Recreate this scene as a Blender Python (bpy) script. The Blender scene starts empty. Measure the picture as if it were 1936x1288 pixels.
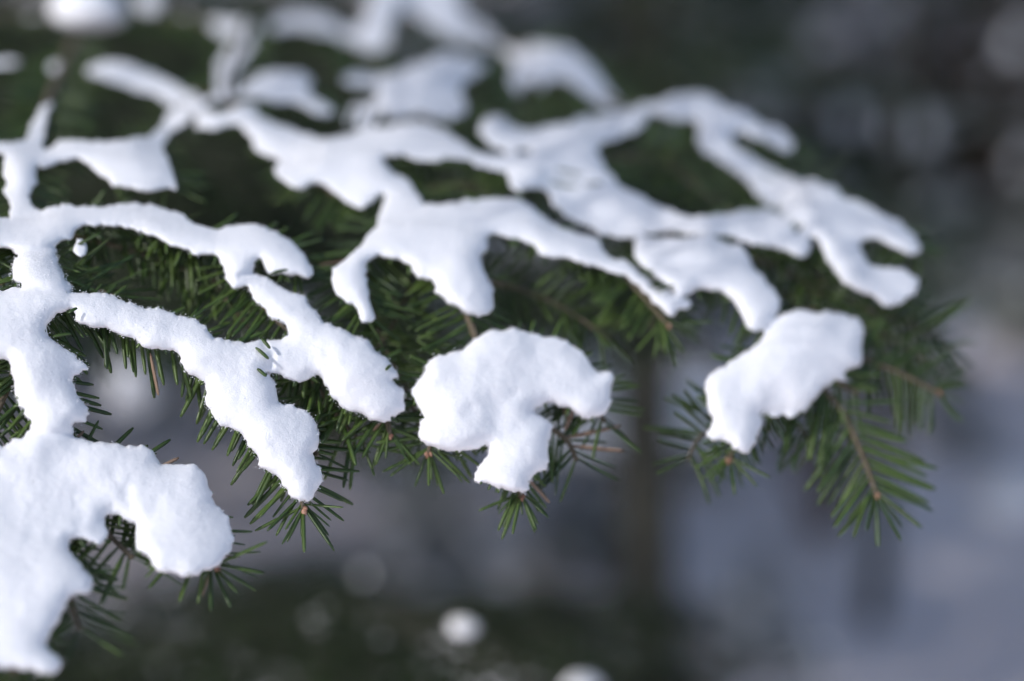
import bpy, math, random
import numpy as np
from mathutils import Vector, Matrix

random.seed(7)
rng = np.random.default_rng(7)
scene = bpy.context.scene
COL = scene.collection

# ------------------------------------------------------------------ camera
PITCH = math.radians(15.0)
CAM = np.array([0.0, 0.0, 1.5])
FWD = np.array([0.0, math.cos(PITCH), -math.sin(PITCH)])
UPV = np.array([0.0, math.sin(PITCH), math.cos(PITCH)])
RGT = np.array([1.0, 0.0, 0.0])
LENS, SENSOR = 50.0, 23.6
K = SENSOR / LENS / 1936.0            # metres per photo pixel at one metre
FOCUS = 0.80
cd = bpy.data.cameras.new("camera")
cd.lens = LENS
cd.sensor_width = SENSOR
cd.clip_start = 0.02
cd.clip_end = 400
cd.dof.use_dof = True
cd.dof.focus_distance = FOCUS
cd.dof.aperture_fstop = 1.8
cam = bpy.data.objects.new("camera", cd)
cam.location = CAM
cam.rotation_euler = (math.pi / 2 - PITCH, 0, 0)
COL.objects.link(cam)
scene.camera = cam

# ------------------------------------------------------------------ light
SUN = np.array([-0.66, -0.40, 0.64])
SUN /= np.linalg.norm(SUN)
SUN_EL = math.asin(SUN[2])
world = bpy.data.worlds.new("World")
scene.world = world
world.use_nodes = True
wn = world.node_tree
wn.nodes.clear()
sky = wn.nodes.new("ShaderNodeTexSky")
sky.sky_type = 'NISHITA'
sky.sun_disc = False
sky.dust_density = 1.5
sky.sun_elevation = SUN_EL
sky.sun_rotation = math.atan2(SUN[0], SUN[1])
bg = wn.nodes.new("ShaderNodeBackground")
bg.inputs['Strength'].default_value = 0.135
wo = wn.nodes.new("ShaderNodeOutputWorld")
wn.links.new(sky.outputs[0], bg.inputs[0])
wn.links.new(bg.outputs[0], wo.inputs[0])
sd = bpy.data.lights.new("sun", 'SUN')
sd.energy = 2.3
sd.angle = math.radians(0.5)
sd.color = (1.0, 0.965, 0.93)
so = bpy.data.objects.new("sun", sd)
so.rotation_euler = Vector(SUN).to_track_quat('Z', 'Y').to_euler()
so.location = (-6, -2, 8)
COL.objects.link(so)
scene.view_settings.view_transform = 'Standard'
scene.view_settings.look = 'None'
scene.view_settings.exposure = 0.15
scene.view_settings.gamma = 1.0
scene.view_settings.use_curve_mapping = False
scene.render.engine = 'CYCLES'
scene.cycles.use_denoising = True
scene.cycles.use_adaptive_sampling = True
scene.cycles.adaptive_threshold = 0.03
scene.cycles.max_bounces = 6
scene.cycles.diffuse_bounces = 4
scene.cycles.transparent_max_bounces = 4
scene.cycles.caustics_reflective = False
scene.cycles.caustics_refractive = False
scene.cycles.sample_clamp_indirect = 4.0

# ------------------------------------------------------------------ helpers
_LY = np.arange(-400, 1800, 1.0)
_LV = np.interp(_LY, [-400, -200, 0, 60, 150, 300, 450, 600, 950, 1200, 1400, 1800],
                [0.42, 0.52, 0.66, 0.74, 0.86, 1.05, 1.155, 1.207, 1.26, 1.36, 1.43, 1.55])
_k = np.ones(121) / 121
_LV = np.convolve(np.pad(_LV, 60, mode='edge'), _k, mode='valid')

DFIELD = None
def depth(x, y):
    """distance of the bough's surface in front of the camera plane, terraced clump by clump"""
    d = depth0(x, y)
    if DFIELD is None: return d
    x = np.asarray(x, float); y = np.asarray(y, float)
    u = (x - xs[0]) / STEP; v = (y - ys[0]) / STEP
    ok = (u > 0) & (u < W_ - 2) & (v > 0) & (v < H_ - 2)
    u = np.clip(u, 0, W_ - 2.001); v = np.clip(v, 0, H_ - 2.001)
    i = np.floor(v).astype(int); j = np.floor(u).astype(int); a = v - i; b = u - j
    q = (DFIELD[i, j] * (1 - b) + DFIELD[i, j + 1] * b) * (1 - a) + (DFIELD[i + 1, j] * (1 - b) + DFIELD[i + 1, j + 1] * b) * a
    return np.where(ok, q, d)

def depth0(x, y):
    return 1.0 / (np.interp(y, _LY, _LV) - 1.05e-4 * (np.asarray(x, float) - 560))

def unproj(x, y, d):
    x = np.asarray(x, float)[..., None]; y = np.asarray(y, float)[..., None]; d = np.asarray(d, float)[..., None]
    return CAM + d * (FWD + (x - 968) * K * RGT - (y - 644) * K * UPV)

def proj(P):
    q = np.asarray(P) - CAM
    d = q @ FWD
    return 968 + (q @ RGT) / d / K, 644 - (q @ UPV) / d / K, d

def surf_normal(x, y):
    e = 8.0
    a = unproj(x + e, y, depth(x + e, y)) - unproj(x - e, y, depth(x - e, y))
    b = unproj(x, y - e, depth(x, y - e)) - unproj(x, y + e, depth(x, y + e))
    n = np.cross(a, b)
    n /= np.linalg.norm(n, axis=-1, keepdims=True)
    return n

def unit(v):
    return v / (np.linalg.norm(v, axis=-1, keepdims=True) + 1e-12)

def mesh_from(name, verts, polys, mat=None, smooth=True, normals=None):
    """verts (n,3); polys: list of int arrays (m,3) or (m,4)"""
    me = bpy.data.meshes.new(name)
    verts = np.asarray(verts, dtype=np.float32)
    polys = [np.asarray(p, dtype=np.int32) for p in polys if len(p)]
    me.vertices.add(len(verts))
    me.vertices.foreach_set('co', verts.ravel())
    idx = np.concatenate([p.ravel() for p in polys])
    tot = np.concatenate([np.full(len(p), p.shape[1], np.int32) for p in polys])
    start = np.concatenate([[0], np.cumsum(tot)[:-1]]).astype(np.int32)
    me.loops.add(len(idx))
    me.loops.foreach_set('vertex_index', idx)
    me.polygons.add(len(tot))
    me.polygons.foreach_set('loop_start', start)
    me.polygons.foreach_set('loop_total', tot)
    me.polygons.foreach_set('use_smooth', np.full(len(tot), smooth, dtype=bool))
    me.update(calc_edges=True)
    me.validate()
    if normals is not None:
        me.normals_split_custom_set_from_vertices(np.asarray(normals, dtype=np.float32).tolist())
    if mat:
        me.materials.append(mat)
    return me

def add(name, me, parent=None, loc=None):
    o = bpy.data.objects.new(name, me)
    COL.objects.link(o)
    if parent is not None:
        o.parent = parent
    if loc is not None:
        o.location = loc
    return o

def tag(o, label=None, cat=None, group=None, kind=None):
    if label: o['label'] = label
    if cat: o['category'] = cat
    if group: o['group'] = group
    if kind: o['kind'] = kind
    return o

class Acc:
    """collects triangles and quads of one mesh"""
    def __init__(s): s.v = []; s.t = []; s.q = []; s.n = 0
    def add(s, v, t=None, q=None):
        v = np.asarray(v, float)
        s.v.append(v)
        if t is not None and len(t): s.t.append(np.asarray(t) + s.n)
        if q is not None and len(q): s.q.append(np.asarray(q) + s.n)
        s.n += len(v)
    def many(s, v, t, M):
        """copies of template (v,t) under transforms M (m,3,4)"""
        m = len(M); nv = len(v)
        vv = np.einsum('mij,nj->mni', M[:, :, :3], v) + M[:, None, :, 3]
        s.v.append(vv.reshape(-1, 3))
        tt = (np.asarray(t)[None] + (np.arange(m) * nv)[:, None, None]).reshape(-1, np.asarray(t).shape[1]) + s.n
        (s.t if tt.shape[1] == 3 else s.q).append(tt)
        s.n += m * nv
    def mesh(s, name, mat, off=(0, 0, 0), smooth=True):
        v = np.concatenate(s.v) - np.asarray(off)
        pol = []
        if s.t: pol.append(np.concatenate(s.t))
        if s.q: pol.append(np.concatenate(s.q))
        return mesh_from(name, v, pol, mat, smooth)

def catmull(P, n=6, closed=False):
    P = np.asarray(P, float)
    out = []
    m = len(P)
    rngi = range(m) if closed else range(m - 1)
    for i in rngi:
        if closed:
            a, b, c, d = P[i - 1], P[i], P[(i + 1) % m], P[(i + 2) % m]
        else:
            a, b, c, d = P[max(i - 1, 0)], P[i], P[i + 1], P[min(i + 2, m - 1)]
        for t in np.arange(n) / n:
            out.append(0.5 * (2 * b + (c - a) * t + (2 * a - 5 * b + 4 * c - d) * t * t + (3 * b - a - 3 * c + d) * t ** 3))
    if not closed: out.append(P[-1])
    return np.array(out)

def tube(acc, pts, r0, r1, seg=7, jit=0.0):
    pts = np.asarray(pts, float)
    n = len(pts)
    T = unit(np.gradient(pts, axis=0))
    ref = np.array([0.3, 0.2, 0.93])
    A = unit(np.cross(T, ref)); B = np.cross(T, A)
    ang = np.arange(seg) * 2 * math.pi / seg
    r = np.linspace(r0, r1, n)
    if jit: r = r * (1 + rng.uniform(-jit, jit, n))
    v = pts[:, None] + r[:, None, None] * (np.cos(ang)[None, :, None] * A[:, None] + np.sin(ang)[None, :, None] * B[:, None])
    i = np.arange(n - 1)[:, None] * seg; j = np.arange(seg)[None]; j2 = (j + 1) % seg
    q = np.stack([i + j, i + j2, i + seg + j2, i + seg + j], -1).reshape(-1, 4)
    v = v.reshape(-1, 3)
    tip = len(v)
    v = np.vstack([v, pts[-1] + T[-1] * r1 * 0.6, pts[0]])
    last = (n - 1) * seg
    t = [[last + k, last + (k + 1) % seg, tip] for k in range(seg)] + [[(k + 1) % seg, k, tip + 1] for k in range(seg)]
    acc.add(v, t, q)

def vnoise(x, y, wl, seed):
    r = np.random.default_rng(seed)
    L = r.uniform(-1, 1, (256, 256))
    u = np.asarray(x) / wl + 1000.3; v = np.asarray(y) / wl + 1000.7
    i = np.floor(u).astype(int); j = np.floor(v).astype(int)
    fu = u - i; fv = v - j
    fu = fu * fu * (3 - 2 * fu); fv = fv * fv * (3 - 2 * fv)
    g = lambda a, b: L[a & 255, b & 255]
    return (g(i, j) * (1 - fu) + g(i + 1, j) * fu) * (1 - fv) + (g(i, j + 1) * (1 - fu) + g(i + 1, j + 1) * fu) * fv

# ------------------------------------------------------------------ materials
def new_mat(name):
    m = bpy.data.materials.new(name)
    m.use_nodes = True
    nt = m.node_tree
    b = nt.nodes['Principled BSDF']
    return m, nt, b

def N(nt, kind, **kw):
    n = nt.nodes.new(kind)
    for k, v in kw.items():
        if k in n.inputs: n.inputs[k].default_value = v
        else: setattr(n, k, v)
    return n

def snow_material(name, fine=1.0, col=(0.90, 0.905, 0.945)):
    m, nt, b = new_mat(name)
    tc = N(nt, 'ShaderNodeNewGeometry')
    n1 = N(nt, 'ShaderNodeTexNoise', Scale=420.0 * fine, Detail=5.0, Roughness=0.7)
    n2 = N(nt, 'ShaderNodeTexNoise', Scale=1700.0 * fine, Detail=2.0, Roughness=0.6)
    nt.links.new(tc.outputs['Position'], n1.inputs['Vector'])
    nt.links.new(tc.outputs['Position'], n2.inputs['Vector'])
    b1 = N(nt, 'ShaderNodeBump', Strength=0.36, Distance=0.0011 / fine)
    b2 = N(nt, 'ShaderNodeBump', Strength=0.38, Distance=0.0004 / fine)
    nt.links.new(n1.outputs['Fac'], b1.inputs['Height'])
    nt.links.new(n2.outputs['Fac'], b2.inputs['Height'])
    nt.links.new(b1.outputs[0], b2.inputs['Normal'])
    nt.links.new(b2.outputs[0], b.inputs['Normal'])
    b.inputs['Base Color'].default_value = (*col, 1)
    b.inputs['Roughness'].default_value = 0.55
    b.inputs['Specular IOR Level'].default_value = 0.25
    if fine >= 1.0:
        # ice facets: small flat crystals that each catch the sun at their own angle
        vo = N(nt, 'ShaderNodeTexVoronoi', Scale=2300.0)
        nt.links.new(tc.outputs['Position'], vo.inputs['Vector'])
        sub = N(nt, 'ShaderNodeVectorMath', operation='SUBTRACT'); sub.inputs[1].default_value = (0.5, 0.5, 0.5)
        nt.links.new(vo.outputs['Color'], sub.inputs[0])
        scl = N(nt, 'ShaderNodeVectorMath', operation='SCALE'); scl.inputs['Scale'].default_value = 2.0
        nt.links.new(sub.outputs[0], scl.inputs[0])
        ad = N(nt, 'ShaderNodeVectorMath', operation='ADD')
        nt.links.new(scl.outputs[0], ad.inputs[0]); nt.links.new(tc.outputs['Normal'], ad.inputs[1])
        nm = N(nt, 'ShaderNodeVectorMath', operation='NORMALIZE')
        nt.links.new(ad.outputs[0], nm.inputs[0])
        cn = N(nt, 'ShaderNodeTexNoise', Scale=45.0, Detail=2.0)
        nt.links.new(tc.outputs['Position'], cn.inputs['Vector'])
        mr = N(nt, 'ShaderNodeMapRange'); mr.inputs[1].default_value = 0.48; mr.inputs[2].default_value = 0.72; mr.inputs[4].default_value = 0.55
        nt.links.new(cn.outputs['Fac'], mr.inputs[0]); nt.links.new(mr.outputs[0], b.inputs['Coat Weight'])
        b.inputs['Coat IOR'].default_value = 1.31
        b.inputs['Coat Roughness'].default_value = 0.2
        nt.links.new(nm.outputs[0], b.inputs['Coat Normal'])
    return m

def varied(name, c1, c2, rough, spec, scale, c3=None, rand=True, bump=0.0):
    m, nt, b = new_mat(name)
    geo = N(nt, 'ShaderNodeNewGeometry')
    no = N(nt, 'ShaderNodeTexNoise', Scale=scale, Detail=3.0, Roughness=0.6)
    nt.links.new(geo.outputs['Position'], no.inputs['Vector'])
    ra = N(nt, 'ShaderNodeValToRGB')
    ra.color_ramp.elements[0].position = 0.3; ra.color_ramp.elements[0].color = (*c1, 1)
    ra.color_ramp.elements[1].position = 0.7; ra.color_ramp.elements[1].color = (*c2, 1)
    src = no.outputs['Fac']
    if rand:
        mx = N(nt, 'ShaderNodeMath', operation='MULTIPLY_ADD')
        oi = N(nt, 'ShaderNodeObjectInfo')
        sm = N(nt, 'ShaderNodeMath', operation='ADD'); fr = N(nt, 'ShaderNodeMath', operation='FRACT')
        nt.links.new(geo.outputs['Random Per Island'], sm.inputs[0]); nt.links.new(oi.outputs['Random'], sm.inputs[1])
        nt.links.new(sm.outputs[0], fr.inputs[0]); nt.links.new(fr.outputs[0], mx.inputs[0])
        mx.inputs[1].default_value = 0.5
        sub = N(nt, 'ShaderNodeMath', operation='ADD')
        nt.links.new(src, sub.inputs[0]); sub.inputs[1].default_value = -0.25
        nt.links.new(sub.outputs[0], mx.inputs[2])
        src = mx.outputs[0]
    nt.links.new(src, ra.inputs[0])
    out = ra.outputs[0]
    if c3 is not None:
        mix = N(nt, 'ShaderNodeMix', data_type='RGBA')
        nt.links.new(geo.outputs['Backfacing'], mix.inputs[0])
        nt.links.new(out, mix.inputs[6]); mix.inputs[7].default_value = (*c3, 1)
        out = mix.outputs[2]
    nt.links.new(out, b.inputs['Base Color'])
    b.inputs['Roughness'].default_value = rough
    b.inputs['Specular IOR Level'].default_value = spec
    if bump:
        bp = N(nt, 'ShaderNodeBump', Strength=0.6, Distance=bump)
        nt.links.new(no.outputs['Fac'], bp.inputs['Height'])
        nt.links.new(bp.outputs[0], b.inputs['Normal'])
    return m

M_SNOW = snow_material('snow')
M_SNOWFAR = snow_material('snow_ground', fine=0.05, col=(0.92, 0.82, 0.82))
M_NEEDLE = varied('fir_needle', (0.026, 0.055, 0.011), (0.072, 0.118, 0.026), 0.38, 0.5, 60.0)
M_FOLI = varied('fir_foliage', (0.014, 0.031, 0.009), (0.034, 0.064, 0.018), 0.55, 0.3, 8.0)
M_TWIG = varied('fir_twig', (0.07, 0.057, 0.040), (0.16, 0.132, 0.095), 0.8, 0.2, 500.0, rand=False, bump=0.0006)
M_BUD = varied('fir_bud', (0.20, 0.10, 0.07), (0.42, 0.24, 0.17), 0.6, 0.3, 700.0, bump=0.0004)
M_DRY = varied('dry_needle', (0.22, 0.145, 0.10), (0.32, 0.225, 0.165), 0.6, 0.3, 90.0)
M_BROWN = varied('brown_twig', (0.10, 0.058, 0.042), (0.19, 0.115, 0.08), 0.85, 0.15, 20.0, rand=False)
M_BARK = varied('bark', (0.032, 0.033, 0.027), (0.085, 0.084, 0.070), 0.9, 0.1, 45.0, rand=False, bump=0.008)

# ------------------------------------------------------------------ the ground
def ground_z(x, y):
    return (0.10 * vnoise(x, y, 2.3, 11) + 0.05 * vnoise(x, y, 0.9, 12) + 0.02 * vnoise(x, y, 0.4, 13)
            + 0.5 * np.clip((np.asarray(y) - 14) / 20, 0, 1) * vnoise(x, y, 9, 14)
            + np.clip((np.asarray(y) - 16) / 10, 0, 8) * 0.9)

gx = np.concatenate([np.linspace(-60, -6, 40), np.linspace(-5.8, 6, 150), np.linspace(6.3, 60, 40)])
gy = np.concatenate([np.linspace(-40, -2, 20), np.linspace(-1.8, 12, 160), np.linspace(12.4, 110, 70)])
GX, GY = np.meshgrid(gx, gy)
GV = np.stack([GX, GY, ground_z(GX, GY)], -1).reshape(-1, 3)
w = len(gx)
gi = (np.arange(len(gy) - 1)[:, None] * w + np.arange(w - 1)[None]).ravel()
o = add('snow_ground', mesh_from('snow_ground', GV, [np.stack([gi, gi + 1, gi + w + 1, gi + w], -1)], M_SNOWFAR))
tag(o, 'blue-grey shaded snow covering the forest floor', kind='structure')

# ------------------------------------------------------------------ snow masses on the near boughs
# outlines follow the photograph; each is set on the bough's surface at its own distance and given thickness
SNOW = []
def S(key, label, pts): SNOW.append((key, label, np.array(pts, float)))

S('A', 'broad snow clump with two drooping lobes filling the lower left corner',
  [(-70,850),(0,847),(23,834),(53,819),(61,800),(95,796),(121,800),(129,815),(140,830),(182,836),(227,844),(280,847),(295,861),(303,874),(326,878),(364,880),(383,893),(394,914),(405,933),(400,950),(420,967),(436,986),(441,1027),(428,1050),(398,1073),(364,1086),(326,1084),(303,1080),(288,1065),(277,1048),(261,1035),(261,1012),(258,989),(242,986),(212,974),(197,982),(206,1008),(193,1027),(174,1029),(152,1022),(133,1023),(133,1042),(152,1069),(167,1088),(172,1111),(163,1122),(133,1126),(125,1148),(102,1183),(80,1220),(95,1232),(114,1251),(102,1270),(83,1270),(49,1264),(0,1262),(-70,1265)])
S('B', 'short upright snow neck between the left ridge and the lower left corner clump',
  [(-70,590),(0,585),(40,580),(80,590),(84,622),(91,640),(111,652),(134,669),(154,684),(166,699),(141,707),(138,722),(144,743),(161,763),(166,773),(158,796),(134,800),(133,822),(95,830),(50,823),(60,803),(47,779),(29,746),(25,712),(20,682),(0,679),(-70,700)])
S('C', 'long sharp snow ridge running from the left edge down to a reddish bud',
  [(-70,556),(0,551),(50,546),(77,543),(114,548),(141,554),(181,555),(218,560),(242,571),(275,581),(322,591),(363,601),(383,617),(403,638),(423,643),(453,646),(497,647),(520,665),(515,690),(497,698),(510,712),(521,730),(524,759),(551,764),(581,779),(596,800),(602,819),(606,836),(591,857),(595,872),(606,891),(612,910),(602,921),(597,938),(580,948),(553,944),(545,933),(534,917),(526,902),(507,891),(489,880),(488,862),(468,840),(457,822),(440,808),(413,800),(400,786),(390,756),(391,739),(390,722),(373,717),(356,706),(343,689),(341,672),(329,664),(302,658),(282,660),(269,654),(248,638),(215,625),(175,620),(151,612),(144,595),(134,586),(114,593),(91,605),(82,622),(60,628),(0,612),(-70,612)])
S('D', 'stepped snow strip ending in a crumbly tip beside the fan-shaped clump',
  [(455,520),(480,520),(497,523),(517,534),(537,548),(571,561),(588,581),(604,601),(620,615),(647,622),(664,635),(691,640),(704,659),(731,679),(748,699),(752,714),(738,716),(743,724),(758,732),(765,749),(765,779),(744,790),(734,800),(714,798),(697,793),(681,783),(660,776),(644,766),(627,749),(617,729),(604,712),(584,719),(564,726),(537,714),(510,704),(494,699),(480,690),(470,665),(497,648),(530,644),(544,632),(537,615),(527,605),(507,598),(497,581),(484,568),(473,551),(462,538)])
S('E', 'arched snow ridge at left ending in a rounded lobe above dark needles',
  [(-70,414),(0,412),(40,410),(80,402),(120,392),(180,388),(250,388),(300,393),(340,405),(375,425),(400,436),(420,434),(450,427),(490,426),(520,438),(550,452),(570,475),(590,505),(592,520),(580,526),(560,522),(530,518),(510,517),(500,505),(490,490),(478,505),(475,520),(465,540),(443,543),(430,525),(420,500),(410,484),(390,484),(365,482),(340,472),(310,460),(280,442),(250,432),(220,425),(180,427),(150,430),(140,440),(135,452),(110,460),(103,468),(95,490),(50,490),(24,474),(0,470),(-70,472)])
S('F', 'rough snow lump at the left edge linking the two left ridges',
  [(30,470),(100,468),(104,482),(111,494),(117,514),(129,534),(128,552),(67,556),(45,552),(40,536),(26,528),(24,508),(36,482)])
S('F1', 'narrow upright snow column at the left edge under the stick-like strip',
  [(-70,268),(0,265),(40,262),(66,264),(86,280),(76,302),(71,322),(74,349),(62,363),(60,386),(80,406),(60,418),(20,414),(18,383),(7,363),(13,346),(5,329),(8,302),(0,292),(-70,295)])
S('G', 'wedge of snow with a steep blue-shaded end at upper left',
  [(76,286),(101,275),(121,265),(161,265),(235,262),(290,263),(312,282),(322,302),(334,336),(336,363),(322,359),(296,364),(269,361),(248,356),(215,353),(201,339),(178,322),(165,309),(141,302),(114,309),(84,319),(68,306)])
S('H', 'thin stick-like snow strip leaning up from the left edge column',
  [(42,272),(47,259),(60,232),(72,198),(87,181),(104,185),(97,218),(87,245),(80,275),(62,284)])
S('X', 'thin blurred snow strip slanting down to the steep-ended wedge',
  [(280,268),(302,242),(322,215),(349,196),(376,183),(403,171),(440,163),(457,172),(455,192),(420,196),(383,205),(353,228),(322,252),(309,272),(292,280)])
S('X2', 'sagging snow bridge between the thin slanting strip and the central mass',
  [(383,207),(420,206),(450,192),(484,196),(497,216),(524,233),(564,246),(595,259),(600,300),(560,305),(520,296),(484,285),(477,262),(463,242),(447,237),(403,245),(369,234)])
S('Z', 'short upright blurred snow strip at upper left joining the twig fork',
  [(403,168),(406,134),(420,101),(447,78),(480,72),(484,82),(467,111),(450,141),(446,172),(425,180)])
S('W', 'curved blurred snow strip alone over the dark foliage at upper left',
  [(161,131),(175,121),(215,115),(255,123),(302,137),(322,150),(349,165),(385,181),(372,195),(336,197),(302,188),(269,173),(235,160),(201,149),(168,144)])
S('AA', 'blurred snow lump with a tail right of the twig fork',
  [(445,175),(455,160),(470,148),(497,138),(534,131),(571,134),(594,148),(590,168),(604,186),(625,198),(635,215),(598,217),(571,210),(537,197),(520,200),(497,193),(470,190),(448,194)])
S('L', 'large snow mass in the middle with a scalloped left lobe',
  [(590,262),(620,258),(650,252),(687,242),(734,234),(788,231),(842,240),(869,257),(889,273),(922,287),(960,292),(1000,285),(1040,300),(1045,335),(1022,358),(966,356),(960,330),(905,318),(892,304),(855,303),(815,308),(768,300),(728,300),(744,322),(768,339),(785,363),(797,392),(770,405),(716,408),(728,369),(704,383),(684,396),(660,383),(634,366),(602,352),(571,356),(544,346),(520,332),(527,309),(551,297),(575,285)])
S('M', 'wide diagonal snow band right of the middle, crossed by dark needles',
  [(900,238),(922,218),(956,220),(979,235),(1003,242),(1043,232),(1087,225),(1137,213),(1171,198),(1210,198),(1222,232),(1200,248),(1160,262),(1134,282),(1150,318),(1185,350),(1230,380),(1285,400),(1305,415),(1275,434),(1200,447),(1150,442),(1104,420),(1070,405),(1043,392),(1036,369),(1018,352),(1030,310),(1000,288),(960,284),(925,275),(905,258)])
S('Q', 'hooked snow arch on the upper right bough over a green hollow',
  [(1200,200),(1230,190),(1276,180),(1322,176),(1360,189),(1398,201),(1436,223),(1474,246),(1498,270),(1490,284),(1466,274),(1436,264),(1405,255),(1385,261),(1398,280),(1428,301),(1459,317),(1495,335),(1520,352),(1505,400),(1470,395),(1440,378),(1410,360),(1367,327),(1337,297),(1312,266),(1318,240),(1290,230),(1257,230),(1225,236),(1205,240)])
S('P', 'forked snow strip at the far right end with two blunt tips',
  [(1480,345),(1505,348),(1540,342),(1580,355),(1605,375),(1650,390),(1700,420),(1730,450),(1740,470),(1725,481),(1690,470),(1660,455),(1640,452),(1625,465),(1640,490),(1662,505),(1690,505),(1717,510),(1733,530),(1727,555),(1702,572),(1680,575),(1650,562),(1610,545),(1588,530),(1570,505),(1558,480),(1542,455),(1505,430),(1475,405)])
S('O', 'flat finger of snow pointing right above the wedge of dark needles',
  [(1270,425),(1297,408),(1371,399),(1428,392),(1474,398),(1504,421),(1527,444),(1532,468),(1516,484),(1489,478),(1459,467),(1413,459),(1380,452),(1333,444),(1290,440)])
S('N', 'thick snow lobe drooping between the central arms and the rounded block',
  [(1204,453),(1223,446),(1276,450),(1333,445),(1371,455),(1402,465),(1413,487),(1436,518),(1462,544),(1476,567),(1462,605),(1428,626),(1411,613),(1402,590),(1379,560),(1360,550),(1325,549),(1306,556),(1276,552),(1257,532),(1230,514),(1211,499),(1200,476)])
S('N2', 'small ragged snow flake on the twig end below the drooping lobe',
  [(1223,548),(1249,546),(1276,558),(1303,570),(1300,582),(1282,583),(1272,599),(1255,590),(1234,572)])
S('I', 'wide snow mass with three hanging arms in the centre',
  [(712,412),(725,398),(750,392),(800,388),(850,387),(890,378),(940,376),(990,380),(1020,400),(1050,425),(1085,440),(1125,455),(1150,478),(1165,490),(1195,500),(1220,522),(1240,552),(1225,556),(1205,542),(1180,522),(1150,512),(1110,502),(1080,489),(1040,487),(1018,478),(1003,462),(960,448),(925,446),(921,470),(905,485),(915,510),(930,540),(935,570),(930,585),(905,600),(880,597),(860,585),(840,570),(822,550),(815,527),(790,525),(775,508),(755,492),(735,486),(718,484),(700,492),(690,508),(688,525),(695,540),(700,570),(706,602),(685,609),(675,582),(650,567),(630,547),(629,520),(640,500),(655,485),(680,465),(695,445),(708,428)])
S('J', 'separate fan-shaped snow clump in the centre above a pink bud',
  [(912,633),(935,624),(980,627),(1030,638),(1070,645),(1085,660),(1110,675),(1128,705),(1155,703),(1165,720),(1155,740),(1155,765),(1135,785),(1110,788),(1085,777),(1070,770),(1035,762),(1010,770),(1005,782),(1030,790),(1040,810),(1035,845),(1030,882),(1000,907),(995,928),(970,930),(940,917),(920,913),(897,909),(900,895),(915,875),(922,846),(900,850),(870,854),(840,849),(805,836),(791,817),(800,795),(802,785),(785,760),(777,735),(800,710),(808,685),(830,673),(870,660),(895,646)])
S('K', 'large block-shaped snow clump above the bare drooping needles at right',
  [(1476,597),(1500,586),(1540,592),(1580,588),(1610,600),(1631,620),(1632,660),(1628,694),(1602,700),(1602,713),(1616,716),(1608,727),(1580,723),(1555,737),(1530,767),(1500,792),(1480,786),(1470,791),(1445,782),(1440,802),(1430,832),(1415,858),(1390,850),(1370,832),(1345,826),(1337,820),(1350,800),(1340,780),(1334,740),(1338,715),(1370,690),(1410,665),(1440,642),(1460,613)])
S('R', 'blurred horseshoe of snow at the top centre of the bough',
  [(962,104),(975,92),(1003,84),(1063,80),(1097,97),(1124,124),(1144,156),(1164,181),(1190,198),(1180,210),(1151,205),(1124,197),(1097,177),(1070,161),(1047,153),(1026,166),(1010,193),(986,206),(970,190),(965,158),(966,126)])
S('S', 'blurred snow patch with ragged ends behind the middle mass',
  [(642,146),(657,133),(687,132),(734,138),(775,125),(815,106),(842,99),(895,108),(924,124),(902,147),(871,170),(883,195),(883,213),(855,227),(822,231),(806,222),(775,219),(728,228),(701,238),(667,242),(642,222),(652,200),(694,195),(709,181),(699,168),(667,163),(648,158)])
S('T', 'blurred snow strip descending from the top edge to the horseshoe',
  [(760,-40),(862,-40),(868,0),(882,28),(922,49),(956,76),(990,88),(985,108),(967,117),(929,97),(902,86),(869,80),(828,58),(801,42),(775,26),(760,0)])
S('U', 'blurred angled snow strip at the top edge left of the descending strip',
  [(505,42),(530,26),(571,21),(621,27),(645,42),(670,50),(690,22),(700,-30),(765,-30),(768,10),(750,35),(744,67),(731,92),(706,102),(667,84),(634,70),(600,62),(571,52),(530,56),(510,54)])
S('V4', 'small oblong blurred snow patch at the top of the upright strip',
  [(392,42),(410,33),(450,34),(484,40),(488,62),(470,74),(430,70),(400,60)])
S('V2', 'faint blurred snow patch touching the top edge beside the big ball',
  [(262,-10),(300,-10),(310,6),(304,22),(285,28),(268,24),(258,10)])
S('V3', 'very faint small snow patch near the top edge between two paler patches',
  [(338,22),(350,16),(358,24),(356,34),(346,37),(338,32)])
S('V0', 'small faint snow tip left of the big blurred ball',
  [(36,30),(52,22),(74,22),(84,29),(74,36),(48,38)])
S('Y', 'short snow stub at the left edge below the big blurred ball',
  [(-70,106),(0,106),(38,108),(44,118),(34,127),(0,131),(-70,134)])
S('Y2', 'tiny snow crumb on the twig below the big blurred ball',
  [(93,124),(108,116),(118,124),(114,138),(100,142)])
S('BB', 'tiny snow crumb hanging in the needles under the left arch',
  [(141,462),(148,454),(158,462),(162,476),(154,488),(143,486),(138,474)])

STEP = 3.0
xs = np.arange(-96, 2030, STEP); ys = np.arange(-96, 1384, STEP)
X, Y = np.meshgrid(xs, ys)
H_, W_ = X.shape
FI = np.full((len(SNOW), H_, W_), -60.0, np.float32)

def sdf_poly(px, py, poly):
    """signed distance, positive inside"""
    a = poly; b = np.roll(poly, -1, 0)
    dmin = np.full(px.shape, 1e9); ins = np.zeros(px.shape, bool)
    for (ax, ay), (bx, by) in zip(a, b):
        ex, ey = bx - ax, by - ay
        L2 = ex * ex + ey * ey + 1e-9
        t = np.clip(((px - ax) * ex + (py - ay) * ey) / L2, 0, 1)
        d = (px - ax - t * ex) ** 2 + (py - ay - t * ey) ** 2
        np.minimum(dmin, d, out=dmin)
        c = (ay > py) != (by > py)
        if ey != 0:
            ins ^= c & (px < ex * (py - ay) / ey + ax)
    d = np.sqrt(dmin)
    return np.where(ins, d, -d)

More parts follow.
